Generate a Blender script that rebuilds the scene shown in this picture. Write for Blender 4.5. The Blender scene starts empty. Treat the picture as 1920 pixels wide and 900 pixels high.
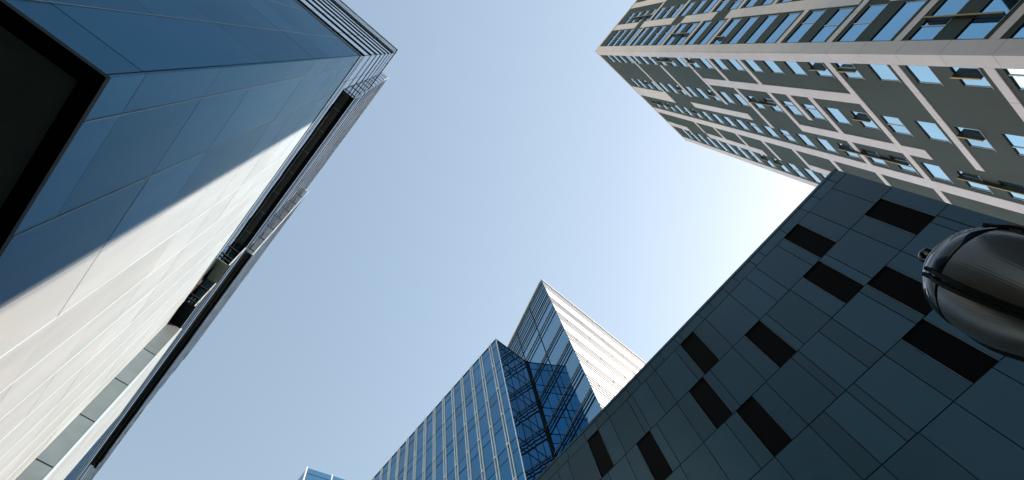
import bpy, bmesh, math, random
from mathutils import Vector, Matrix

random.seed(7)
scene = bpy.context.scene
R = math.radians

# ------------------------------------------------------------------ camera
EYE = 1.6
cam_data = bpy.data.cameras.new("camera")
cam = bpy.data.objects.new("camera", cam_data)
scene.collection.objects.link(cam)
scene.camera = cam
cam_data.sensor_width = 36.0
cam_data.lens = 24.0
cam_data.shift_y = 190.0 / 1920.0
cam_data.clip_start = 0.05
cam_data.clip_end = 6000.0
M = ((0.7567848782482575, 0.565397365962227, 0.3280281491240439),
     (-0.645287831261543, 0.7262848966838004, 0.23688365007905493),
     (-0.10430849860171892, -0.3909425372250726, 0.9144854671931523))
rot = Matrix([[M[i][0], -M[i][1], -M[i][2]] for i in range(3)])
cam.matrix_world = Matrix.Translation((0, 0, EYE)) @ rot.to_4x4()

# ------------------------------------------------------------------ sky and sun
SUN_AZ = Vector((0.878, -0.479)).normalized()
SUN_EL = R(36)
sun_dir = Vector((SUN_AZ.x * math.cos(SUN_EL), SUN_AZ.y * math.cos(SUN_EL), math.sin(SUN_EL)))
world = bpy.data.worlds.new("World")
scene.world = world
world.use_nodes = True
wn = world.node_tree
wn.nodes.clear()
sky = wn.nodes.new("ShaderNodeTexSky")
sky.sky_type = 'NISHITA'
sky.sun_disc = False
sky.sun_elevation = SUN_EL
sky.sun_rotation = math.atan2(SUN_AZ.x, SUN_AZ.y)
sky.air_density = 2.0
sky.dust_density = 1.0
sky.ozone_density = 1.0
bg = wn.nodes.new("ShaderNodeBackground")
bg.inputs['Strength'].default_value = 0.05
wo = wn.nodes.new("ShaderNodeOutputWorld")
wb = wn.nodes.new("ShaderNodeVectorMath")          # white balance of the camera
wb.operation = 'MULTIPLY'
wb.inputs[1].default_value = (1.10, 0.985, 0.87)
wn.links.new(sky.outputs[0], wb.inputs[0])
wn.links.new(wb.outputs[0], bg.inputs['Color'])
wn.links.new(bg.outputs[0], wo.inputs['Surface'])

sun_data = bpy.data.lights.new("sun", 'SUN')
sun_data.energy = 5.0
sun_data.angle = R(0.4)
sun_data.color = (1.0, 0.78, 0.60)
sun = bpy.data.objects.new("sun", sun_data)
sun.rotation_euler = sun_dir.to_track_quat('Z', 'Y').to_euler()
sun.location = (60, -40, 160)
scene.collection.objects.link(sun)

scene.view_settings.view_transform = 'Standard'
scene.view_settings.look = 'None'
scene.view_settings.gamma = 1.0
scene.view_settings.use_curve_mapping = False
scene.view_settings.exposure = 2.34

# ------------------------------------------------------------------ materials
def new_mat(name):
    m = bpy.data.materials.new(name)
    m.use_nodes = True
    nt = m.node_tree
    return m, nt, nt.nodes['Principled BSDF']

def surface(name, col, rough=0.6, spec=0.5, metal=0.0, vary=0.12, scale=0.6, island=0.0,
            bump=0.0, bump_scale=30.0, stretch=(1, 1, 1), tint=None, coat=0.0):
    """A real surface colour with soft mottling, streaks and a per-piece tone."""
    m, nt, p = new_mat(name)
    L = nt.links
    tc = nt.nodes.new("ShaderNodeTexCoord")
    mp = nt.nodes.new("ShaderNodeMapping")
    mp.inputs['Scale'].default_value = stretch
    L.new(tc.outputs['Object'], mp.inputs['Vector'])
    n1 = nt.nodes.new("ShaderNodeTexNoise")
    n1.inputs['Scale'].default_value = scale
    n1.inputs['Detail'].default_value = 6
    n1.inputs['Roughness'].default_value = 0.62
    L.new(mp.outputs[0], n1.inputs['Vector'])
    mr = nt.nodes.new("ShaderNodeMapRange")
    mr.inputs['From Min'].default_value = 0.25
    mr.inputs['From Max'].default_value = 0.75
    mr.inputs['To Min'].default_value = 1 - vary
    mr.inputs['To Max'].default_value = 1 + vary
    L.new(n1.outputs['Fac'], mr.inputs['Value'])
    fac = mr.outputs[0]
    if island > 0:
        ge = nt.nodes.new("ShaderNodeNewGeometry")
        ir = nt.nodes.new("ShaderNodeMapRange")
        ir.inputs['To Min'].default_value = 1 - island
        ir.inputs['To Max'].default_value = 1 + island
        L.new(ge.outputs['Random Per Island'], ir.inputs['Value'])
        mu = nt.nodes.new("ShaderNodeMath")
        mu.operation = 'MULTIPLY'
        L.new(fac, mu.inputs[0]); L.new(ir.outputs[0], mu.inputs[1])
        fac = mu.outputs[0]
    mx = nt.nodes.new("ShaderNodeVectorMath")
    mx.operation = 'SCALE'
    mx.inputs[0].default_value = col
    L.new(fac, mx.inputs['Scale'])
    L.new(mx.outputs[0], p.inputs['Base Color'])
    p.inputs['Roughness'].default_value = rough
    p.inputs['Specular IOR Level'].default_value = spec
    p.inputs['Metallic'].default_value = metal
    p.inputs['Coat Weight'].default_value = coat
    p.inputs['Coat Roughness'].default_value = 0.15
    if bump > 0:
        n2 = nt.nodes.new("ShaderNodeTexNoise")
        n2.inputs['Scale'].default_value = bump_scale
        n2.inputs['Detail'].default_value = 3
        L.new(mp.outputs[0], n2.inputs['Vector'])
        b = nt.nodes.new("ShaderNodeBump")
        b.inputs['Strength'].default_value = bump
        b.inputs['Distance'].default_value = 0.05
        L.new(n2.outputs['Fac'], b.inputs['Height'])
        L.new(b.outputs[0], p.inputs['Normal'])
    return m

def mirror_glass(name, f0, rough=0.03, warp=0.15, warp_scale=0.35, island=0.12):
    """Coated facade glass: coloured reflection at normal incidence, white at grazing, slightly wavy."""
    m, nt, p = new_mat(name)
    L = nt.links
    p.inputs['Metallic'].default_value = 1.0
    p.inputs['Roughness'].default_value = rough
    ge = nt.nodes.new("ShaderNodeNewGeometry")
    ir = nt.nodes.new("ShaderNodeMapRange")
    ir.inputs['To Min'].default_value = 1 - island
    ir.inputs['To Max'].default_value = 1 + island
    L.new(ge.outputs['Random Per Island'], ir.inputs['Value'])
    mx = nt.nodes.new("ShaderNodeVectorMath")
    mx.operation = 'SCALE'
    mx.inputs[0].default_value = f0
    L.new(ir.outputs[0], mx.inputs['Scale'])
    L.new(mx.outputs[0], p.inputs['Base Color'])
    tc = nt.nodes.new("ShaderNodeTexCoord")
    off = nt.nodes.new("ShaderNodeVectorMath")
    off.operation = 'SCALE'
    off.inputs[0].default_value = (37.0, 53.0, 71.0)
    L.new(ge.outputs['Random Per Island'], off.inputs['Scale'])
    ad = nt.nodes.new("ShaderNodeVectorMath")
    L.new(tc.outputs['Object'], ad.inputs[0]); L.new(off.outputs[0], ad.inputs[1])
    n = nt.nodes.new("ShaderNodeTexNoise")
    n.inputs['Scale'].default_value = warp_scale
    n.inputs['Detail'].default_value = 1.0
    L.new(ad.outputs[0], n.inputs['Vector'])
    b = nt.nodes.new("ShaderNodeBump")
    b.inputs['Strength'].default_value = warp
    b.inputs['Distance'].default_value = 0.1
    L.new(n.outputs['Fac'], b.inputs['Height'])
    L.new(b.outputs[0], p.inputs['Normal'])
    return m

MAT = {}
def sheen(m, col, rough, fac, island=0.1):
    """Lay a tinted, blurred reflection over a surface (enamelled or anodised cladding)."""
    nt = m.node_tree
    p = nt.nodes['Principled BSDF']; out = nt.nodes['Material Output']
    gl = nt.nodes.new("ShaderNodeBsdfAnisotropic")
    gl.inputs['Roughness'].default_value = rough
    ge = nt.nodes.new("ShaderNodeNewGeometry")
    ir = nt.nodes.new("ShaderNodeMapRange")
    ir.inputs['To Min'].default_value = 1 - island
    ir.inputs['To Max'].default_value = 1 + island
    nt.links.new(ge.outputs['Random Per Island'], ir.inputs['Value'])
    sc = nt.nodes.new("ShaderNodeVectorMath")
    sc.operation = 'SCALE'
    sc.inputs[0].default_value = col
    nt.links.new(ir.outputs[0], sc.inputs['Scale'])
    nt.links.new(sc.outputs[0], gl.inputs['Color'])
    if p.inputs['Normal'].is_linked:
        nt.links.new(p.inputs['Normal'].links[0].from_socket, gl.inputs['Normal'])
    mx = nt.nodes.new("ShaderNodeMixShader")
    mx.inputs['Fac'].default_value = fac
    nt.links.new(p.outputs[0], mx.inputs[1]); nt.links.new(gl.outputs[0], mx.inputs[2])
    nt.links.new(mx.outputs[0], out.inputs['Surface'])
MAT['panel'] = surface('pale_stone_panel', (0.178, 0.194, 0.202), rough=0.6, spec=0.1, vary=0.13, scale=0.9,
                       island=0.06, bump=0.10, bump_scale=0.8, stretch=(1, 1, 0.16))
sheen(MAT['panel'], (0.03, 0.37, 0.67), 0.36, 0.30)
MAT['trim'] = surface('aluminium_trim', (0.30, 0.37, 0.42), rough=0.3, metal=0.3, vary=0.05)
MAT['joint'] = surface('dark_joint', (0.005, 0.0065, 0.008), rough=0.9, vary=0.05)
MAT['seam'] = surface('panel_seam', (0.05, 0.06, 0.07), rough=0.9, vary=0.05)
MAT['black_metal'] = surface('black_metal', (0.003, 0.0045, 0.006), rough=0.55, spec=0.08, vary=0.1)
MAT['soffit'] = surface('dark_soffit', (0.20, 0.23, 0.19), rough=0.6, vary=0.3, scale=0.4, bump=0.05)
MAT['soffit_brown'] = surface('bronze_soffit', (0.06, 0.072, 0.066), rough=0.5, vary=0.2)
MAT['grey_stone'] = surface('grey_stone', (0.05, 0.068, 0.082), rough=0.5, vary=0.22, scale=0.8, island=0.06)
MAT['tower_glass'] = mirror_glass('pale_tower_glass', (0.22, 0.30, 0.36))
MAT['cream'] = surface('cream_stone', (0.77, 0.69, 0.70), rough=0.7, vary=0.06, scale=0.4, island=0.03, bump=0.02)
MAT['green'] = surface('dark_green_render', (0.036, 0.053, 0.045), rough=0.75, vary=0.28, scale=0.3, bump=0.03,
                       stretch=(1, 1, 0.5))
MAT['win_glass'] = mirror_glass('window_glass', (0.46, 0.68, 0.78), warp=0.08, island=0.26)
MAT['dim_reflection_glass'] = mirror_glass('dim_reflection_window_glass', (0.21, 0.44, 0.63), warp=0.08, island=0.24)  # same windows on face B, its darker sky reflection put into the glass colour
MAT['win_frame'] = surface('dark_window_frame', (0.02, 0.022, 0.022), rough=0.5, vary=0.05)
MAT['win_trim'] = surface('pale_window_trim', (0.62, 0.66, 0.68), rough=0.4, vary=0.05)
MAT['bronze'] = surface('bronze_fin', (0.030, 0.022, 0.012), rough=0.4, vary=0.1)
MAT['gold'] = surface('gold_fin_edge', (0.36, 0.24, 0.07), rough=0.4, metal=0.4, vary=0.1)
MAT['slate'] = surface('blue_black_panel', (0.006, 0.021, 0.030), rough=0.36, spec=0.3, vary=0.2, scale=0.8,
                       island=0.25, bump=0.06, bump_scale=1.0)
sheen(MAT['slate'], (0.05, 0.28, 0.43), 0.30, 0.075, island=0.22)
MAT['slate_trim'] = surface('grey_window_edge', (0.13, 0.18, 0.23), rough=0.4, vary=0.05)
MAT['void'] = surface('black_window', (0.0012, 0.0012, 0.0013), rough=0.7, spec=0.05, vary=0.05)
MAT['block_glass'] = mirror_glass('blue_block_glass', (0.04, 0.205, 0.365), warp=0.6, warp_scale=0.3, island=0.14)
MAT['wedge_glass'] = mirror_glass('blue_wedge_glass', (0.18, 0.36, 0.50), warp=0.3, warp_scale=0.25, island=0.10)
MAT['white_panel'] = surface('white_ribbed_panel', (0.24, 0.325, 0.45), rough=0.55, vary=0.05, island=0.03)
MAT['ledge_grey'] = surface('grey_ledge', (0.06, 0.085, 0.12), rough=0.6, vary=0.05)
MAT['white_metal'] = surface('white_metal', (0.90, 0.91, 0.92), rough=0.35, metal=0.25, vary=0.04)
MAT['roof'] = surface('grey_roof', (0.22, 0.22, 0.22), rough=0.9)
MAT['paving'] = surface('grey_paving', (0.07, 0.07, 0.072), rough=0.8, vary=0.15, scale=0.3)
MAT['gloss_black'] = surface('gloss_black_paint', (0.004, 0.006, 0.008), rough=0.10, spec=0.4, vary=0.05)

def lamp_glass():
    m, nt, p = new_mat('ribbed_lamp_glass')
    L = nt.links
    p.inputs['Base Color'].default_value = (0.12, 0.12, 0.115, 1)
    p.inputs['Roughness'].default_value = 0.18
    p.inputs['Transmission Weight'].default_value = 0.3
    p.inputs['IOR'].default_value = 1.49
    return m
MAT['lamp_glass'] = lamp_glass()
MAT['lamp_core'] = surface('lamp_core', (0.30, 0.25, 0.20), rough=0.4, vary=0.2)

# ------------------------------------------------------------------ mesh helpers
COL = scene.collection

class MB:
    def __init__(self):
        self.v = []; self.f = []; self.m = []; self.slots = []
    def mat(self, key):
        if key not in self.slots: self.slots.append(key)
        return self.slots.index(key)
    def quad(self, a, b, c, d, key):
        n = len(self.v)
        self.v += [tuple(a), tuple(b), tuple(c), tuple(d)]
        self.f.append((n, n + 1, n + 2, n + 3)); self.m.append(self.mat(key))
    def hexa(self, P, key, skip=()):
        """P: 8 corners, 0-3 bottom ring, 4-7 top ring."""
        n = len(self.v)
        self.v += [tuple(p) for p in P]
        F = [(0, 3, 2, 1), (4, 5, 6, 7), (0, 1, 5, 4), (1, 2, 6, 5), (2, 3, 7, 6), (3, 0, 4, 7)]
        for i, f in enumerate(F):
            if i in skip: continue
            self.f.append(tuple(n + k for k in f)); self.m.append(self.mat(key))
    def box(self, x0, x1, y0, y1, z0, z1, key):
        self.hexa([(x0, y0, z0), (x1, y0, z0), (x1, y1, z0), (x0, y1, z0),
                   (x0, y0, z1), (x1, y0, z1), (x1, y1, z1), (x0, y1, z1)], key)
    def obox(self, o, ax, ay, az, key):
        o, ax, ay, az = Vector(o), Vector(ax), Vector(ay), Vector(az)
        if ax.cross(ay).dot(az) < 0: ax, ay = ay, ax
        self.hexa([o, o + ax, o + ax + ay, o + ay, o + az, o + ax + az, o + ax + ay + az, o + ay + az], key)
    def prism(self, poly, z0, z1, key, bottom=True):
        n = len(poly); k = len(self.v)
        self.v += [(x, y, z0) for x, y in poly] + [(x, y, z1) for x, y in poly]
        for i in range(n):
            j = (i + 1) % n
            self.f.append((k + i, k + j, k + n + j, k + n + i)); self.m.append(self.mat(key))
        self.f.append(tuple(k + n + i for i in range(n))); self.m.append(self.mat(key))
        if bottom:
            self.f.append(tuple(k + n - 1 - i for i in range(n))); self.m.append(self.mat(key))
    def build(self, name, parent=None, smooth=False):
        me = bpy.data.meshes.new(name)
        me.from_pydata(self.v, [], self.f)
        for s in self.slots: me.materials.append(MAT[s])
        me.polygons.foreach_set('material_index', self.m)
        if smooth: me.polygons.foreach_set('use_smooth', [True] * len(self.f))
        me.update()
        o = bpy.data.objects.new(name, me)
        COL.objects.link(o)
        if parent is not None:
            o.parent = parent
            base = parent
            off = Vector((0, 0, 0))
            while base is not None:
                off += base.location if base.type == 'EMPTY' else Vector((0, 0, 0))
                base = base.parent
            me.transform(Matrix.Translation(-off))
        return o

def lathe(mb, cx, cy, prof, key, seg=48, ribs=0, amp=0.0):
    """prof: (z, r) from top to bottom."""
    k = len(mb.v)
    for z, r in prof:
        if z > 3.5 and r > 0.1: r *= 0.955
        for i in range(seg):
            a = 2 * math.pi * i / seg
            rr = r * (1 + amp * math.cos(ribs * a)) if ribs else r
            mb.v.append((cx + rr * math.cos(a), cy + rr * math.sin(a), z))
    for j in range(len(prof) - 1):
        for i in range(seg):
            i2 = (i + 1) % seg
            mb.f.append((k + j * seg + i, k + (j + 1) * seg + i, k + (j + 1) * seg + i2, k + j * seg + i2))
            mb.m.append(mb.mat(key))

def thing(name, label, cat, loc, group=None):
    o = bpy.data.objects.new(name, None)
    o.empty_display_size = 0.5
    o.location = loc
    COL.objects.link(o)
    o['label'] = label; o['category'] = cat
    if group: o['group'] = group
    return o

# ------------------------------------------------------------------ ground
g = MB()
g.quad((-2500, -2500, 0), (2500, -2500, 0), (2500, 2500, 0), (-2500, 2500, 0), 'paving')
go = g.build('ground'); go['kind'] = 'structure'

# ================================================================== left tower: stone panels below, glass above
T1 = thing('office_tower', 'tall stone panel office tower, half in shade and half sunlit, banded glass floors above', 'tower', (-12, 12, 0))
PX, PY = -3.0, 3.0
Z0, Z1, PITCH = 11.7, 44.6, 3.94
rows = [11.7, 12.9] + [12.9 + PITCH * i for i in range(1, 9)]
rows[-1] = Z1
W = MB()
# dark backing core
W.box(-44.9, PX - 0.06, PY + 0.06, 23.66, 12.0, 44.5, 'seam')
W.box(-44.9, -2.2, 23.76, 79.9, 0.0, 44.5, 'seam')
ys = [3.0, 3.73] + [5.75 + 2.02 * i for i in range(9)] + [23.68]
xs = [-3.0, -4.45] + [-4.45 - 2.02 * i for i in range(1, 21)]
GH, GV = 0.007, 0.008
for k in range(len(rows) - 1):
    a, b = rows[k] + GH, rows[k + 1] - GH
    for i in range(len(ys) - 1):
        dy = random.uniform(-0.004, 0.004)
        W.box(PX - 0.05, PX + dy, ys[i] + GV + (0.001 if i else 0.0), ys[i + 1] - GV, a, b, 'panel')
    for i in range(len(xs) - 1):
        dy = random.uniform(-0.004, 0.004)
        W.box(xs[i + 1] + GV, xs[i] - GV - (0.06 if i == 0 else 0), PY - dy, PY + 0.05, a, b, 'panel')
W.build('stone_wall', T1)
t = MB()
for y in ys[1:-1]:
    t.box(PX - 0.03, PX + 0.012, y - 0.006, y + 0.006, Z0 + 0.02, Z1 - 0.02, 'trim')
for x in xs[1:]:
    t.box(x - 0.006, x + 0.006, PY - 0.012, PY + 0.03, Z0 + 0.02, Z1 - 0.02, 'trim')
t.build('joint_trim', T1)
# soffit of the overhang and the recessed base
s = MB()
s.box(-44.8, PX, PY, PY + 0.26, 11.55, 11.69, 'black_metal')
s.box(PX - 0.25, PX, PY + 0.262, 23.6, 11.55, 11.69, 'black_metal')
s.box(-44.8, PX - 0.252, PY + 0.262, 23.6, 11.66, 11.99, 'soffit')
s.build('soffit', T1)
b = MB()
b.box(-44, -11, 14, 23.5, 0, 11.66, 'soffit')
for i in range(6):
    b.box(-11.02, -10.9, 14.4 + i * 1.5, 15.7 + i * 1.5, 0.2, 4.2, 'tower_glass')
b.build('recessed_base', T1)
# stone wing stepping forward further along the street
w = MB()
WX = -2.13
wr = [0.5, 4.4, 8.4] + [12.7 + 3.94 * i for i in range(9)]
wr[-1] = 44.55
for k in range(len(wr) - 1):
    w.box(-3.0, WX, 23.7, 23.755, wr[k] + 0.045, wr[k + 1] - 0.045, 'grey_stone')
    for i in range(28):
        y0 = 23.76 + i * 2.0
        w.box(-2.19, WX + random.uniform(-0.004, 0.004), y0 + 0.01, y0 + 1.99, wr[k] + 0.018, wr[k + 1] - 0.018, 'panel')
w.box(WX - 0.09, WX + 0.012, 23.685, 23.70, 0.2, 44.6, 'trim')
w.build('stone_wing', T1)

def glass_face(mb, p0, p1, z0, z1, out, ledges, glass, mod=2.0, key_ledge='black_metal', depth=0.12, split=(), lean=0.0, lh=0.14):
    """Curtain wall from p0 to p1 (plan), its panes between the ledge heights; ledges stand proud along `out`."""
    p0, p1, out = Vector((*p0, 0)), Vector((*p1, 0)), Vector((*out, 0)).normalized()
    L = (p1 - p0).length; d = (p1 - p0).normalized()
    zs = sorted(set([z0] + [z for z in list(ledges) + list(split) if z0 < z < z1] + [z1]))
    n = max(1, round(L / mod))
    for i in range(n):
        a = p0 + d * (L * i / n + 0.02); c = p0 + d * (L * (i + 1) / n - 0.02)
        for k in range(len(zs) - 1):
            j = out * random.uniform(0.0, 0.006)
            mb.quad(a + j + Vector((0, 0, zs[k] + 0.03)), c + j + Vector((0, 0, zs[k] + 0.03)),
                    c + j + out * (lean * (zs[k + 1] - zs[k])) + Vector((0, 0, zs[k + 1] - 0.03)), a + j + out * (lean * (zs[k + 1] - zs[k])) + Vector((0, 0, zs[k + 1] - 0.03)), glass)
    for z in ledges:
        if z0 <= z <= z1:
            mb.obox(p0 + Vector((0, 0, z - 0.06)) - out * 0.03, d * L, out * (depth + 0.03), Vector((0, 0, lh)), key_ledge)

def ledge_list(z0, z1, pitch, gap):
    out = []; z = z0
    while z < z1 - 0.3:
        out.append(round(z, 3))
        if gap and z + gap < z1 - 0.3: out.append(round(z + gap, 3))
        z += pitch
    return out
# main glass floors above the stone
c = MB()
c.box(-44.7, -3.04, 3.04, 20.2, 44.62, 79.5, 'joint')
c.box(-44.9, -2.94, 2.94, 20.15, 44.60, 44.72, 'trim')
LG = ledge_list(46.3, 78.5, 4.9, 1.0)
glass_face(c, (-44.7, 3.0), (-3.0, 3.0), 44.72, 79.5, (0, -1), LG, 'tower_glass', depth=0.04)
glass_face(c, (-3.0, 3.0), (-3.0, 20.15), 44.72, 79.5, (1, 0), LG, 'tower_glass', depth=0.04, split=[45.5 + 0.8 * i_ for i_ in range(43)], lean=0.035)
for z in LG:
    c.box(-3.0, -2.96, 2.96, 3.0, z - 0.055, z + 0.075, 'black_metal')
c.build('glass_floors', T1)
# crown set back a little
c = MB()
c.box(-44.5, -3.34, 2.94, 20.1, 79.5, 92.0, 'joint')
LG = ledge_list(80.3, 92.0, 3.1, 0)
glass_face(c, (-44.5, 2.9), (-3.3, 2.9), 79.6, 92.0, (0, -1), LG, 'tower_glass', depth=0.02)
glass_face(c, (-3.3, 2.9), (-3.3, 20.1), 79.6, 92.0, (1, 0), LG, 'tower_glass', depth=0.02)
c.box(-44.6, -3.24, 2.84, 20.1, 92.0, 92.25, 'trim')
c.box(-44.6, -2.98, 2.88, 20.1, 79.42, 79.58, 'trim')
c.build('crown', T1)
# overhanging bay and the lower glass wing it belongs to
BX = -2.31
c = MB()
c.box(-6, BX - 0.04, 6.27, 78, 54.1, 93.6, 'joint')
LG = ledge_list(55.2, 92.4, 3.9, 0)
glass_face(c, (BX, 6.23), (BX, 78), 60.0, 93.6, (1, 0), [z_ for z_ in LG if z_ > 60], 'tower_glass', depth=0.025, lh=1.3)
glass_face(c, (BX, 6.23), (BX, 78), 54.0, 60.0, (1, 0), [55.2, 57.0, 59.1], 'tower_glass', depth=0.05, lh=0.35, split=[54.6 + 0.6 * i_ for i_ in range(9)], lean=0.04)
glass_face(c, (-3.3, 6.23), (BX, 6.23), 54.0, 93.6, (0, -1), LG, 'tower_glass', mod=0.7, depth=0.03)
c.box(BX - 0.05, BX + 0.035, 6.17, 6.226, 54.0, 93.7, 'trim')
c.box(-6, BX + 0.02, 6.2, 78, 93.6, 93.9, 'trim')
so = MB()
so.box(-3.0, -2.62, 6.3, 20.2, 53.98, 54.09, 'soffit_brown')
so.box(-2.615, BX - 0.002, 6.26, 20.2, 53.92, 54.09, 'black_metal')
for i in range(7):
    so.box(-2.95, -2.62, 7.6 + i * 1.9, 7.64 + i * 1.9, 53.955, 53.979, 'trim')
ob = c.build('overhanging_bay', T1)
so.build('bay_soffit', ob)
c = MB()
steps = [(49.3, 53.95, 20.2), (44.66, 49.3, 21.9)]
for z0, z1, y0 in steps:
    c.box(-6, BX - 0.04, y0 + 0.04, 78, z0 + 0.06, z1 - 0.003, 'joint')
    glass_face(c, (BX, y0), (BX, 78), z0, z1, (1, 0), ledge_list(z0 + 0.4, z1, 2.3, 0.6), 'tower_glass', depth=0.05, split=[z0 + 0.6 * i_ for i_ in range(9)], lean=0.04)
    glass_face(c, (-3.0, y0), (BX, y0), z0, z1, (0, -1), [z0 + 0.5, z0 + 1.2, z0 + 3.0], 'wedge_glass', mod=0.7, depth=0.05)
    c.box(BX - 0.04, BX + 0.03, y0 - 0.05, y0 - 0.004, z0, z1, 'trim')
    c.box(-3.0, BX, y0 + 0.01, 23.7, z0 - 0.02, z0 + 0.05, 'soffit' if z0 > 46 else 'black_metal')
c.build('glass_wing', T1)
# second bay, further out and further along
SX = -1.80
c = MB()
c.box(-3, SX - 0.04, 22.64, 49.0, 59.7, 87.7, 'joint')
LG = ledge_list(60.6, 86.5, 3.9, 0)
glass_face(c, (SX, 22.6), (SX, 49.0), 59.6, 87.7, (1, 0), LG, 'tower_glass', depth=0.02, lh=1.3)
glass_face(c, (BX, 22.6), (SX, 22.6), 59.6, 87.7, (0, -1), LG, 'tower_glass', mod=0.5, depth=0.03)
c.box(SX - 0.04, SX + 0.03, 22.54, 22.596, 59.6, 87.8, 'trim')
c.box(-3, SX + 0.02, 22.58, 49, 87.7, 87.9, 'trim')
ob = c.build('overhanging_bay', T1)
so = MB()
so.box(BX + 0.1, SX - 0.22, 22.7, 48.8, 59.58, 59.69, 'soffit_brown')
so.box(SX - 0.215, SX - 0.001, 22.66, 49.0, 59.52, 59.69, 'black_metal')
so.build('bay_soffit', ob)

# ================================================================== right tower: cream frame on dark green walls
T2 = thing('apartment_tower', 'tall apartment tower with cream frame, dark green walls and rows of windows',
           'tower', (34, -40, 0))
RX, RY, RTOP = 20.0, -16.75, 120.3
ST, ZB = 3.73, 42.9          # storey, bottom of window for k = 0
WH = 2.2
KS = list(range(-11, 20))
LX = 21.9                    # length of the face looking along +Y
LV = 44.0                    # length of the face looking along -X
colsA = [(0.9, 2.5), (6.15, 8.1), (11.15, 13.05), (18.1, 20.75)]
colsB = [(0.92, 3.88), (5.1, 7.1), (9.6, 12.0), (14.2, 16.6), (18.8, 21.2), (23.4, 25.8), (28, 30.4), (32.6, 35), (37.2, 39.6)]
def PA(u, z, o=0.0): return (RX + u, RY + o, z)            # point on face A, o outwards
def PB(v, z, o=0.0): return (RX - o, RY - v, z)            # point on face B
def wbox(mb, face, u0, u1, z0, z1, o0, o1, key):
    if face == 'A': mb.box(RX + u0, RX + u1, RY + o0, RY + o1, z0, z1, key)
    else: mb.box(RX - o1, RX - o0, RY - u1, RY - u0, z0, z1, key)
# body and dark wall with real window openings
wl = MB()
wl.box(RX + 0.4, RX + LX - 0.01, RY - LV, RY - 0.4, 0, RTOP - 0.05, 'green')
def wall(face, cols, length):
    P = PA if face == 'A' else PB
    def q(u0, u1, z0, z1):
        a, b_, c_, d_ = P(u0, z0), P(u1, z0), P(u1, z1), P(u0, z1)
        if face == 'A': wl.quad(b_, a, d_, c_, 'green')
        else: wl.quad(b_, a, d_, c_, 'green')
    u = 0.0
    for c0, c1 in cols:
        q(u, c0, 0, RTOP - 0.1)
        z = 0.0
        for k in KS:
            zb = ZB + ST * k
            q(c0, c1, z, zb); z = zb + WH
        q(c0, c1, z, RTOP - 0.1)
        u = c1
    q(u, length, 0, RTOP - 0.1)
wall('A', colsA, LX); wall('B', colsB, LV)
wl.build('wall', T2)
# cream frame
PR = 0.05
def strip(face, u0, u1, z0, z1, o=PR):
    # one pier or band, split into stone lengths with a hairline joint
    cr = MB()
    tall = z1 - z0 > u1 - u0
    if tall:
        n = max(1, round((z1 - z0) / ST)); h = (z1 - z0) / n
        for i in range(n): wbox(cr, face, u0, u1, z0 + h * i + 0.014, z0 + h * (i + 1) - 0.014, 0.002, o, 'cream')
    else:
        n = max(1, round((u1 - u0) / 2.4)); h = (u1 - u0) / n
        for i in range(n): wbox(cr, face, u0 + h * i + (0.012 if i else 0.0), u0 + h * (i + 1) - (0.012 if i < n - 1 else 0.0), z0, z1, 0.002, o + 0.004, 'cream')
    cr.build('cream_pier' if tall else 'cream_band', T2)
strip('A', 0.0, 0.86, 0.2, 119.6); strip('B', 0.0, 0.86, 0.2, 119.6)
FA = {'v1': (4.05, 5.08), 'v2': (9.4, 10.42), 'v3': (13.37, 14.5), 'v4': (16.88, 17.92), 'v5': (20.85, 21.88)}
for key, z0, z1 in [('v1', 20, 34.2), ('v1', 49.85, 79.0), ('v2', 8, 34.2), ('v2', 46.6, 64.2), ('v2', 75.6, 93.5), ('v3', 4, 119.5),
                    ('v4', 8, 34.0), ('v4', 64.9, 71.6), ('v4', 82.8, 101.6), ('v4', 109.8, 119.5), ('v5', 0.3, 119.5)]:
    strip('A', *FA[key], z0, z1)
strip('A', 8.25, 10.35, 101.3, 119.5)
for u0, u1, z in [(0.87, 20.84, 34.6), (0.87, 10.42, 41.95), (0.87, 13.36, 49.5), (14.51, 20.84, 49.5), (5.09, 9.39, 57.05), (10.43, 13.36, 57.05),
                  (14.51, 17.9, 57.05), (0.87, 4.04, 64.5), (5.09, 10.42, 64.55), (14.51, 16.87, 64.5), (0.87, 4.04, 71.85), (5.09, 11.1, 71.9),
                  (14.51, 17.9, 71.9), (0.87, 2.6, 79.25), (2.7, 8.3, 79.3), (14.51, 17.9, 79.4), (5.09, 8.3, 61.3), (14.51, 16.87, 86.95),
                  (14.51, 16.87, 94.4), (0.87, 10.35, 100.9), (2.4, 8.1, 90.8), (14.51, 16.87, 101.9), (0.87, 13.36, 27.2), (14.51, 20.84, 27.2)]:
    zz = ZB + ST * round((z - 0.32 - 2.2 - 0.45 - ZB) / ST) + WH + 0.765     # middle of the solid band between two window rows
    strip('A', u0, u1, zz - 0.36, zz + 0.36)
for z0, z1 in [(106.5, 119.4), (90.2, 103.8), (77.0, 86.8), (50.2, 73.6), (36, 46.8), (12, 31)]:
    strip('B', 3.96, 4.98, z0, z1)
for z0, z1 in [(101.5, 119.4), (76, 90.5), (50.2, 71.2), (20, 46.5)]:
    strip('B', 8.1, 9.15, z0, z1)
for vv in (13.0, 17.3, 22.2, 26.8, 31.4, 36.0):
    strip('B', vv, vv + 0.95, 20 + random.random() * 20, 119.4)
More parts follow.
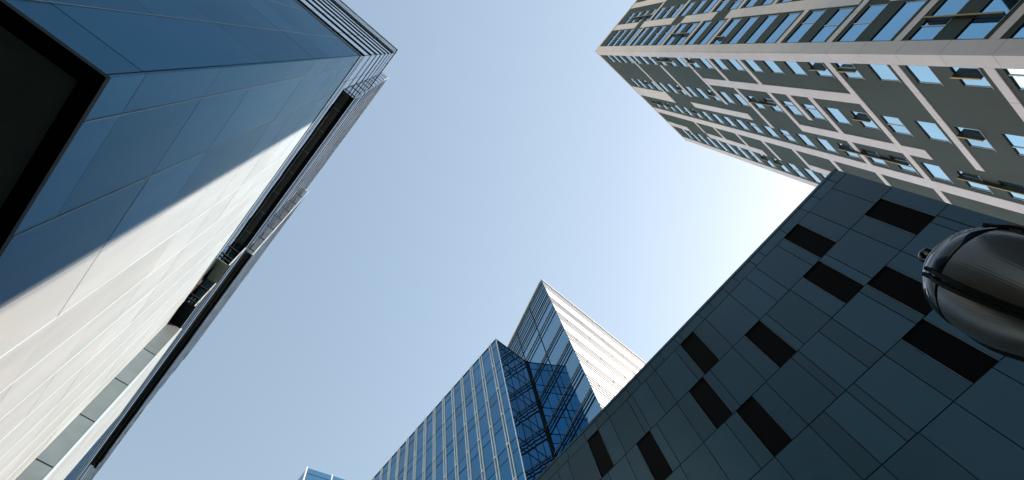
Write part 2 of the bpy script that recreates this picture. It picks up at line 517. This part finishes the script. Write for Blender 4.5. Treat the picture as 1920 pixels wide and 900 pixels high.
for v0, v1, z in [(0.87, 3.95, 34.6), (0.87, 3.95, 42.0), (0.87, 8.0, 49.45), (0.87, 3.95, 56.9), (4.99, 8.0, 64.6), (0.87, 3.95, 71.75), (4.99, 8.0, 71.75),
                  (0.87, 3.95, 79.1), (4.99, 8.0, 79.3), (0.87, 3.95, 86.5), (4.0, 7.5, 90.4), (0.87, 3.95, 100.8), (4.99, 8.0, 101.0),
                  (9.2, 36, 101.0), (9.2, 36, 86.5), (9.2, 36, 71.8), (9.2, 36, 57), (9.2, 36, 112)]:
    zz = ZB + ST * round((z - 0.32 - 2.2 - 0.45 - ZB) / ST) + WH + 0.765
    strip('B', v0, v1, zz - 0.34, zz + 0.34)
rf = MB()
rf.box(RX - 0.07, RX + LX + 0.05, RY - LV, RY + 0.07, 119.62, RTOP, 'cream')
rf.build('roof_coping', T2)
# windows
REC = 0.075
def window_mesh(face, u0, u1, zb, fr, pn, rng):
    zt = zb + WH
    o = -REC
    P = PA if face == 'A' else PB
    # dark reveals
    e = 0.035
    wbox(fr, face, u0 + 0.002, u0 + e, zb + 0.002, zt - 0.002, o - 0.1, -0.003, 'win_frame')
    wbox(fr, face, u1 - e, u1 - 0.002, zb + 0.002, zt - 0.002, o - 0.1, -0.003, 'win_frame')
    wbox(fr, face, u0 + e, u1 - e, zt - e, zt - 0.002, o - 0.1, -0.003, 'win_frame')
    wbox(fr, face, u0 + e, u1 - e, zb + 0.002, zb + e, o - 0.1, 0.03, 'win_trim')
    wbox(fr, face, u1 - e - 0.05, u1 - e, zb + e, zt - e, o - 0.05, o + 0.03, 'win_trim')
    splits = [u0 + e, u1 - e - 0.052]
    if rng.random() < 0.45:
        s_ = u0 + (u1 - u0) * rng.choice((0.34, 0.5, 0.62))
        wbox(fr, face, s_ - 0.03, s_ + 0.03, zb + e, zt - e, o - 0.05, o + 0.04, 'win_trim')
        splits = [u0 + e, s_ - 0.03, s_ + 0.03, u1 - e - 0.052]
    for i in range(0, len(splits), 2):
        t1 = rng.uniform(-0.006, 0.006); t2 = rng.uniform(-0.006, 0.006)
        a, b_ = splits[i], splits[i + 1]
        pn.quad(P(b_, zb + e, o + t1), P(a, zb + e, o - t1), P(a, zt - e, o + t2), P(b_, zt - e, o - t2), 'win_glass' if face == 'A' else 'dim_reflection_glass')
wins = []
for face, cols in (('A', colsA), ('B', colsB)):
    for ci, (u0, u1) in enumerate(cols):
        for k in KS:
            zb = ZB + ST * k
            um = (u0 + u1) / 2
            p = PA(um, zb + 1) if face == 'A' else PB(um, zb + 1)
            d2 = p[0] ** 2 + p[1] ** 2 + p[2] ** 2
            h = p[2] - EYE
            tx, ty = p[0] / h, p[1] / h
            vis = (tx < 0.72 and ty > -0.60) and (face == 'A' or ty > -0.62 and tx > 0.1)
            if face == 'B': vis = vis and (um < 8.5) and h > 28 and not (um > 4.5 and h < 55)
            if face == 'A': vis = vis and h > 28 and not (ci == 3 and h < 60)
            wins.append((0 if vis else 1, d2 / ((u1 - u0) * WH), face, u0, u1, zb))
wins.sort(key=lambda w_: (w_[0], w_[1]))
rest_f, rest_p = MB(), MB()
for i, (nv, _, face, u0, u1, zb) in enumerate(wins):
    rng = random.Random(int(u0 * 100) * 7919 + int(zb * 10) + (3 if face == 'A' else 0))
    if i < 100 and not nv:
        f_, p_ = MB(), MB()
        window_mesh(face, u0, u1, zb, f_, p_, rng)
        wo_ = f_.build('window', T2)
        p_.build('pane', wo_)
    else:
        window_mesh(face, u0, u1, zb, rest_f, rest_p, rng)
wo_ = rest_f.build('far_windows', T2); wo_['kind'] = 'stuff'
po_ = rest_p.build('panes', wo_); po_['kind'] = 'stuff'
# sunshade fins that stand out from some of the windows
def fin(face, u, k0, k1):
    m_ = MB()
    z0, z1 = ZB + ST * k0 + 0.03, ZB + ST * k1 + WH - 0.03
    wbox(m_, face, u - 0.035, u + 0.035, z0, z1, -REC + 0.02, 0.20, 'bronze')
    wbox(m_, face, u - 0.045, u + 0.045, z0 - 0.02, z1 + 0.02, 0.20, 0.235, 'gold')
    m_.build('sunshade_fin', T2)
for u, k0, k1 in [(1.5, 2, 2), (1.5, 1, 1), (1.5, -2, -2), (6.85, 2, 2), (6.85, -1, -1), (11.75, 2, 4), (11.75, -1, 0), (6.85, 6, 7), (6.85, 10, 10),
                  (18.9, 11, 11), (18.9, 10, 10), (1.45, 11, 12), (1.45, 9, 9), (6.8, 13, 13), (6.8, 17, 17), (11.7, 18, 19), (11.7, 17, 17), (11.7, 14, 14)]:
    fin('A', u, k0, k1)
for v, k0, k1 in [(2.3, -2, -1), (2.3, 10, 11), (1.6, 7, 7), (5.9, 16, 18)]:
    fin('B', v, k0, k1)

# ================================================================== low dark building on the right
T3 = thing('dark_panel_building', 'low building at lower right clad in blue black panels with scattered black windows', 'building', (20, 4, 0))
DX, DY0, DTOP = 13.5, -6.25, 25.6
DY1, DDEP = 22.0, 12.0
P_ = 2.62
rowz = [25.42, 24.75, 22.12, 19.5, 16.87, 14.25, 11.62, 9.0, 6.38, 3.75, 1.1]
jA = [-5.8, -5.03, -4.45, -3.42, -2.35, -1.88, -1.05, -0.48, 0.28, 0.84, 1.93, 2.17, 2.98, 3.52, 4.28, 4.9, 6.12, 6.75, 7.46, 8.5, 9.1, 10.2, 11.4, 12.0, 13.3, 14.4, 15.1, 16.3, 17.4, 18.2, 19.4, 20.5, 21.2]
rowsJ = [
    (jA, []),
    ([-5.55, -4.47, -2.88, -1.81, -1.3, -0.48, 0.78, 2.42, 3.49, 4.05, 4.83, 5.1, 6.13, 8.6, 9.2, 10.5], [(-3.93, -3.2), (1.4, 2.16), (6.74, 7.46), (11.0, 11.74)]),
    ([-4.48, -3.41, -1.84, -0.75, 0.81, 1.9, 3.53, 4.56, 6.18, 7.1, 8.6, 9.7], [(-5.79, -5.05), (-3.14, -2.38), (-0.47, 0.27), (2.21, 2.97), (4.88, 5.63), (9.9, 10.64)]),
    ([-5.81, -5.56, -4.48, -2.9, -1.83, -1.3, -0.49, -0.2, 0.85, 2.6, 3.53, 4.6, 5.9, 7.2, 8.3], [(-3.94, -3.17), (1.41, 2.15), (6.3, 7.05)]),
    ([-5.8, -4.48, -3.6, -1.81, -0.76, -0.48, 0.3, 0.85, 2.1, 3.5, 4.6], [(-3.12, -2.36)]),
    ([-5.56, -4.48, -3.4, -2.9, -1.81, -0.8, 0.3, 1.4, 2.5, 3.6, 4.7], [(5.2, 5.95)]),
]
dk = MB()
dk.box(DX + 0.06, DX + DDEP, DY0 + 0.05, DY1, 0, DTOP - 0.05, 'joint')
dwins = []
gp = 0.018
for r in range(len(rowz) - 1):
    z1, z0 = rowz[r], rowz[r + 1]
    js, ws = rowsJ[r] if r < len(rowsJ) else rowsJ[1 + (r % 5)]
    js = list(js)
    y = max(max(js), max([w_[1] for w_ in ws] or [-9]))
    while y < DY1 - 2.2:
        y += random.uniform(0.6, 1.4); js.append(y)
    cuts = sorted([DY0] + js + [w_[0] for w_ in ws] + [w_[1] for w_ in ws] + [DY1])
    cuts = [c_ for i, c_ in enumerate(cuts) if i == 0 or c_ - cuts[i - 1] > 0.02]
    for i in range(len(cuts) - 1):
        a, b_ = cuts[i], cuts[i + 1]
        if any(abs(a - w_[0]) < 0.03 and abs(b_ - w_[1]) < 0.03 for w_ in ws):
            dwins.append((a, b_, z0, z1)); continue
        if any(a >= w_[0] - 0.01 and b_ <= w_[1] + 0.01 for w_ in ws): continue
        j = random.uniform(-0.004, 0.004)
        dk.box(DX + j, DX + 0.05, a + gp * 0.6, b_ - gp * 0.6, z0 + gp, z1 - gp, 'slate')
# the end wall facing -Y
for r in range(len(rowz) - 1):
    x = DX + 0.055
    while x < DX + DDEP - 0.4:
        x2 = min(DX + DDEP, x + random.choice((0.8, 1.1, 1.6)))
        dk.box(x + gp, x2 - gp, DY0, DY0 + 0.04, rowz[r + 1] + gp, rowz[r] - gp, 'slate')
        x = x2
dk.build('panel_wall', T3)
cp = MB()
cp.box(DX - 0.015, DX + DDEP + 0.02, DY0 - 0.015, DY1, 25.43, DTOP, 'slate')
cp.build('roof_coping', T3)
for a, b_, z0, z1 in dwins:
    m_ = MB()
    e = 0.012
    m_.box(DX - 0.008, DX + 0.052, a + 0.004, a + 0.004 + e, z0 + 0.012, z1 - 0.012, 'slate_trim')
    m_.box(DX - 0.008, DX + 0.052, b_ - 0.004 - e, b_ - 0.004, z0 + 0.012, z1 - 0.012, 'slate_trim')
    o_ = m_.build('window', T3)
    q_ = MB()
    q_.quad((DX + 0.045, b_ - 0.024, z0 + 0.012), (DX + 0.045, a + 0.024, z0 + 0.012), (DX + 0.045, a + 0.024, z1 - 0.012), (DX + 0.045, b_ - 0.024, z1 - 0.012), 'void')
    q_.build('pane', o_)

# ================================================================== wedge tower: louvred glass face and white face
AX, AY = 30.1, 14.0
ED = Vector((0.2635, 0.9647, 0)).normalized()
EN = Vector((-ED.y, ED.x, 0))
WT = 93.3
T4 = thing('wedge_tower', 'sharp wedge shaped tower with a louvred blue glass face and a sunlit white ribbed face', 'tower', (45, 32, 0))
bd = MB()
far = Vector((AX, AY, 0)) + ED * 47.6
bd.prism([(AX + 0.12, AY + 0.05), (62, AY + 0.05), (62, 60), (far.x + 0.08, 60)], 0, WT - 0.05, 'joint', bottom=False)
bd.build('core', T4)
lb = [(92.6, 84.2, 0.50), (82.6, 80.1, 0.62), (76.3, 73.9, 0.46), (71.1, 68.4, 0.42), (65.0, 62.8, 0.42), (59.5, 57.2, 0.36), (53.7, 51.3, 0.4),
      (47.8, 45.4, 0.4), (42, 39.6, 0.4), (36, 33.6, 0.4), (30, 27.6, 0.4)]
gf = MB()
louv = MB()
A0 = Vector((AX, AY, 0))
zs = [0, 6, 12, 18, 24]
for a_, b_, _ in lb: zs += [a_, b_]
zs = sorted(zs + [WT])
LEN = 47.4
nm = int(LEN / 4.15)
for i in range(nm + 1):
    s0, s1 = i * 4.15 + (0.03 if i else 0.0), min(LEN, (i + 1) * 4.15 - 0.03)
    if s1 <= s0: continue
    for k in range(len(zs) - 1):
        j0, j1 = random.uniform(0, 0.008), random.uniform(0, 0.008)
        a = A0 + ED * s0; c_ = A0 + ED * s1
        gf.quad(c_ + EN * j0 + Vector((0, 0, zs[k] + 0.02)), a + EN * j1 + Vector((0, 0, zs[k] + 0.02)),
                a + EN * j0 + Vector((0, 0, zs[k + 1] - 0.02)), c_ + EN * j1 + Vector((0, 0, zs[k + 1] - 0.02)), 'wedge_glass')
    if i:
        louv.obox(A0 + ED * (i * 4.15 - 0.05) - EN * 0.01, ED * 0.10, EN * 0.06, Vector((0, 0, WT - 0.3)), 'black_metal')
for a_, b_, sp in lb:
    z = a_; q = 0
    while z >= b_ - 0.01:
        hgt = 0.16 if q % 3 else 0.24
        louv.obox(A0 + ED * 0.05 + Vector((0, 0, z)), ED * (LEN - 0.1), EN * 0.05, Vector((0, 0, hgt)), 'black_metal')
        if q % 4 == 0:
            louv.obox(A0 + ED * 0.05 + EN * 0.05 + Vector((0, 0, z + 0.01)), ED * (LEN - 0.1), EN * 0.015, Vector((0, 0, 0.04)), 'white_metal')
        z -= 1.75 * sp * (1.0 + 0.35 * ((q * 7) % 3 - 1) * 0.6); q += 1
gf.build('glass_face', T4)
louv.build('louvres', T4)
wf = MB()
WY = AY
cuts = [0, 8, 14, 20, 26, 32, 38.2, 44.3, 50.4, 56.5, 62.7, 68.6, 74.7, 81.0, 86.6, 93.2]
for k in range(len(cuts) - 1):
    z0, z1 = cuts[k], cuts[k + 1]
    hh = (z1 - z0)
    subs = [z0, z0 + hh * 0.62, z0 + hh * 0.75, z0 + hh * 0.88, z1]
    x = AX + 0.14
    n = 0
    while x < 61.9:
        x2 = min(61.95, (AX + 2.1 if n == 0 else x + 4.05))
        for i in range(4):
            wf.box(x + 0.008, x2 - 0.008, WY, WY + 0.045, subs[i] + 0.012, subs[i + 1] - 0.012, 'white_panel')
        wf.box(x2 - 0.12, x2 + 0.02, WY - 0.12, WY - 0.001, z1 - 0.28, z1 - 0.16, 'white_metal')
        x = x2; n += 1
    for i in (1, 2, 3, 4):
        wf.box(AX + 0.14, 61.95, WY - 0.05, WY - 0.001, subs[i] - 0.07, subs[i] + (0.12 if i == 4 else 0.05), 'ledge_grey')
wf.build('white_face', T4)
rc = MB()
rc.box(AX + 0.05, 62, WY - 0.12, WY + 0.3, 93.3, 93.75, 'white_panel')
rc.obox(A0 + Vector((0.1, 0.31, 93.3)) - EN * 0.2, ED * (LEN - 0.4), EN * 0.34, Vector((0, 0, 0.42)), 'white_metal')
rc.build('roof_edge', T4)

# ================================================================== blue glass block in front of it
T5 = thing('glass_block', 'blue mirrored glass office block with white vertical fins below the wedge shaped tower', 'building', (30, 44, 0))
GX, GY, GT = 27.0, 21.87, 81.85
GY1 = 62.0
bk = MB()
rear = (32.1, GY)
bend = A0 + ED * (LEN + 2)
bk.prism([(GX + 0.12, GY + 0.12), (31.9, GY + 0.12), (41.6, GY1), (GX + 0.12, GY1)], 0, GT - 0.15, 'joint', bottom=False)
bk.build('core', T5)
ft = [GT, 79.95]
z = 75.45
while z > 2:
    ft += [z, z - 1.9]; z -= 5.85
ft.append(0.0)
fm = [GY] + [23.0 + 1.925 * i for i in range(21)]
gl = MB(); ln = MB()
for i in range(len(fm) - 1):
    for k in range(len(ft) - 1):
        a, b_ = fm[i] + 0.015, fm[i + 1] - 0.015
        z1, z0 = ft[k] - 0.03, ft[k + 1] + 0.03
        j = [random.uniform(-0.006, 0.006) for _ in range(3)]
        gl.quad((GX + j[0], b_, z0), (GX + j[1], a, z0), (GX - j[0] + j[2], a, z1), (GX - j[1] + j[2], b_, z1), 'block_glass')
# return wall towards the wedge tower
sx = [GX, 28.3, 29.6, 30.9, 32.15]
for i in range(4):
    for k in range(len(ft) - 1):
        a, b_ = sx[i] + 0.015, sx[i + 1] - 0.015
        z1, z0 = ft[k] - 0.03, ft[k + 1] + 0.03
        j = [random.uniform(-0.006, 0.006) for _ in range(3)]
        gl.quad((a, GY + j[0], z0), (b_, GY + j[1], z0), (b_, GY - j[0] + j[2], z1), (a, GY - j[1] + j[2], z1), 'block_glass')
gl.build('glass_wall', T5)
for k, zf in enumerate(ft[1:-1]):
    ln.box(GX - 0.02, GX + 0.02, GY, GY1, zf - 0.035, zf + 0.035, 'black_metal')
    ln.box(GX + 0.02, 32.1, GY - 0.03, GY + 0.02, zf - 0.05, zf + 0.05, 'black_metal')
for x in sx[1:-1]:
    ln.box(x - 0.03, x + 0.03, GY - 0.028, GY + 0.02, 0, GT, 'black_metal')
ln.box(32.02, 32.2, GY - 0.14, GY + 0.05, 0, GT + 0.1, 'black_metal')
ln.box(GX - 0.05, GX + 0.03, GY - 0.05, GY + 0.03, 0, GT + 0.1, 'white_metal')
ln.build('mullion_grid', T5)
rt = MB()
rt.box(GX - 0.06, GX + 0.3, GY - 0.05, GY1, GT, GT + 0.14, 'black_metal')
rt.box(GX + 0.3, 32.1, GY - 0.05, GY + 0.25, GT, GT + 0.14, 'black_metal')
rt.build('roof_edge', T5)
for i in range(1, len(fm) - 1):
    m_ = MB()
    y = fm[i]
    for dy in (-0.17, 0.17):
        m_.box(GX - 0.15, GX - 0.012, y + dy - 0.035, y + dy + 0.035, 0.3, GT + 0.45, 'white_metal')
    for zf in [75.45 - 5.85 * q for q in range(13)]:
        m_.box(GX - 0.10, GX - 0.02, y - 0.135, y + 0.135, zf - 0.06, zf + 0.06, 'win_trim')
        m_.box(GX - 0.20, GX - 0.152, y - 0.22, y + 0.22, zf - 0.09, zf + 0.09, 'white_metal')
    m_.build('vertical_fin', T5)

# ================================================================== unseen block added behind the viewpoint to cut sky light on the left tower
T8 = thing('unseen_sky_blocker', 'unseen dark block added behind the viewpoint to keep low sky light off the left tower', 'building', (-31, -52, 0))
m_ = MB()
m_.box(-70, 8, -74.9, -32.06, 0, 58, 'green')
for k in range(15):
    for i in range(26):
        m_.box(-70 + i * 3 + 0.02, -67 + i * 3 - 0.02, -32.055, -32.0, k * 3.86 + 2.0, k * 3.86 + 3.84, 'joint')
m_.build('wall', T8)
m_ = MB()
for k in range(15):
    for i in range(26):
        m_.quad((-70 + i * 3 + 0.05, -32.02, k * 3.86 + 0.05), (-70 + i * 3 + 0.05, -32.02, k * 3.86 + 1.95), (-67 + i * 3 - 0.05, -32.02, k * 3.86 + 1.95), (-67 + i * 3 - 0.05, -32.02, k * 3.86 + 0.05), 'block_glass')
m_.build('blocker_glazing', T8)

# ================================================================== distant tower top
T6 = thing('distant_tower', 'top corner of a distant pale blue glass tower peeking up from the bottom edge', 'tower', (40, 104, 0))
c0 = Vector((35.3, 96.9, 0)); d1 = Vector((10, -2.7, 0)).normalized(); d2 = Vector((0.03, 1, 0)).normalized()
m_ = MB()
pts = [c0, c0 + d1 * 26, c0 + d1 * 26 + d2 * 24, c0 + d2 * 24]
m_.prism([(p.x + 0.1, p.y + 0.1) for p in pts], 0, 151.4, 'joint', bottom=False)
zz_ = [151.5, 149.2] + [149.2 - 4 * i for i in range(1, 20)] + [0]
gg = MB()
for (p, d, n, wdt) in ((c0, d1, Vector((d1.y, -d1.x, 0)), 6.5), (c0, d2, Vector((-1, 0.03, 0)), 6.0)):
    for i in range(4):
        for k in range(len(zz_) - 1):
            a = p + d * (i * wdt + 0.06); b_ = p + d * ((i + 1) * wdt - 0.06)
            gg.quad(a + Vector((0, 0, zz_[k + 1] + 0.1)), b_ + Vector((0, 0, zz_[k + 1] + 0.1)), b_ + Vector((0, 0, zz_[k] - 0.1)), a + Vector((0, 0, zz_[k] - 0.1)), 'wedge_glass')
        gg.obox(p + d * (i * wdt - 0.1) - n * 0.02, d * 0.22, n * 0.25, Vector((0, 0, 151.6)), 'white_metal')
m_.build('core', T6); gg.build('glass_wall', T6)

# ================================================================== street lamp close to the camera
LP = (2.6 * math.cos(R(-19)), 2.6 * math.sin(R(-19)))
T7 = thing('street_lamp', 'black street lamp with ribbed globe and domed cap before the dark panels', 'lamp', (LP[0], LP[1], 0))
Zl = lambda h: h + EYE
ps = MB()
lathe(ps, *LP, [(Zl(2.02), 0.0), (Zl(2.02), 0.11), (Zl(1.98), 0.15), (Zl(1.90), 0.15), (Zl(1.84), 0.09), (Zl(1.7), 0.065), (Zl(1.2), 0.06), (Zl(0.2), 0.07), (0.85, 0.08), (0.8, 0.13), (0.6, 0.13),
                (0.5, 0.17), (0.12, 0.19), (0.10, 0.24), (0.0, 0.24)], 'gloss_black')
ps.build('post', T7, smooth=False)
cpm = MB()
lathe(cpm, *LP, [(Zl(2.99), 0.03), (Zl(2.975), 0.075), (Zl(2.95), 0.117), (Zl(2.92), 0.143), (Zl(2.90), 0.150), (Zl(2.885), 0.150), (Zl(2.882), 0.132), (Zl(2.858), 0.132), (Zl(2.852), 0.176), (Zl(2.845), 0.196),
                 (Zl(2.835), 0.207), (Zl(2.80), 0.222), (Zl(2.775), 0.230), (Zl(2.765), 0.236), (Zl(2.73), 0.243), (Zl(2.69), 0.250), (Zl(2.68), 0.247), (Zl(2.68), 0.22)], 'gloss_black', seg=64)
co = cpm.build('domed_cap', T7, smooth=True)
fn = MB()
lathe(fn, *LP, [(Zl(3.125), 0.001), (Zl(3.121), 0.018), (Zl(3.108), 0.033), (Zl(3.09), 0.039), (Zl(3.068), 0.034), (Zl(3.05), 0.022), (Zl(3.02), 0.020), (Zl(2.98), 0.036)], 'gloss_black', seg=32)
fn.build('finial', T7, smooth=True)
gm = MB()
gprof = [(Zl(2.775), 0.212), (Zl(2.74), 0.228), (Zl(2.70), 0.240), (Zl(2.65), 0.250), (Zl(2.58), 0.257), (Zl(2.5), 0.258), (Zl(2.42), 0.250), (Zl(2.32), 0.232), (Zl(2.22), 0.205), (Zl(2.12), 0.168), (Zl(2.02), 0.125)]
lathe(gm, *LP, gprof, 'lamp_glass', seg=720, ribs=120, amp=0.0006)
gm.build('globe', T7, smooth=True)
li = MB()
lathe(li, *LP, [(Zl(2.7), 0.001), (Zl(2.69), 0.06), (Zl(2.5), 0.075), (Zl(2.3), 0.06), (Zl(2.02), 0.05)], 'lamp_core', seg=32)
li.build('lamp_core', T7, smooth=True)
def strap(az, wid):
    m_ = MB()
    ca, sa = math.cos(az), math.sin(az)
    tx, ty = -sa, ca
    pr = [(Zl(2.79), 0.228)] + [(z, r * 0.955 + 0.012) for z, r in gprof[1:]]
    for i in range(len(pr) - 1):
        (z0, r0), (z1, r1) = pr[i], pr[i + 1]
        P = []
        for z, r in ((z1, r1), (z0, r0)):
            for rr, ww in ((r - 0.006, -wid), (r + 0.008, -wid), (r + 0.008, wid), (r - 0.006, wid)):
                P.append((LP[0] + ca * rr + tx * ww, LP[1] + sa * rr + ty * ww, z))
        m_.hexa(P, 'black_metal')
    m_.build('strap', T7)
back = R(-19) + math.pi
for az in (back - 0.29, back - 0.29 + math.pi / 2, back - 0.29 + math.pi, back - 0.29 - math.pi / 2):
    strap(az - 0.06, 0.008); strap(az + 0.06, 0.008)
hb = MB()
ha = back + math.pi / 2
hb.obox((LP[0] + math.cos(ha) * 0.225 - 0.03, LP[1] + math.sin(ha) * 0.225 - 0.03, Zl(2.735)), (0.07, 0, 0), (0, 0.06, 0), (0, 0, -0.09), 'gloss_black')
hb.build('hinge', T7)
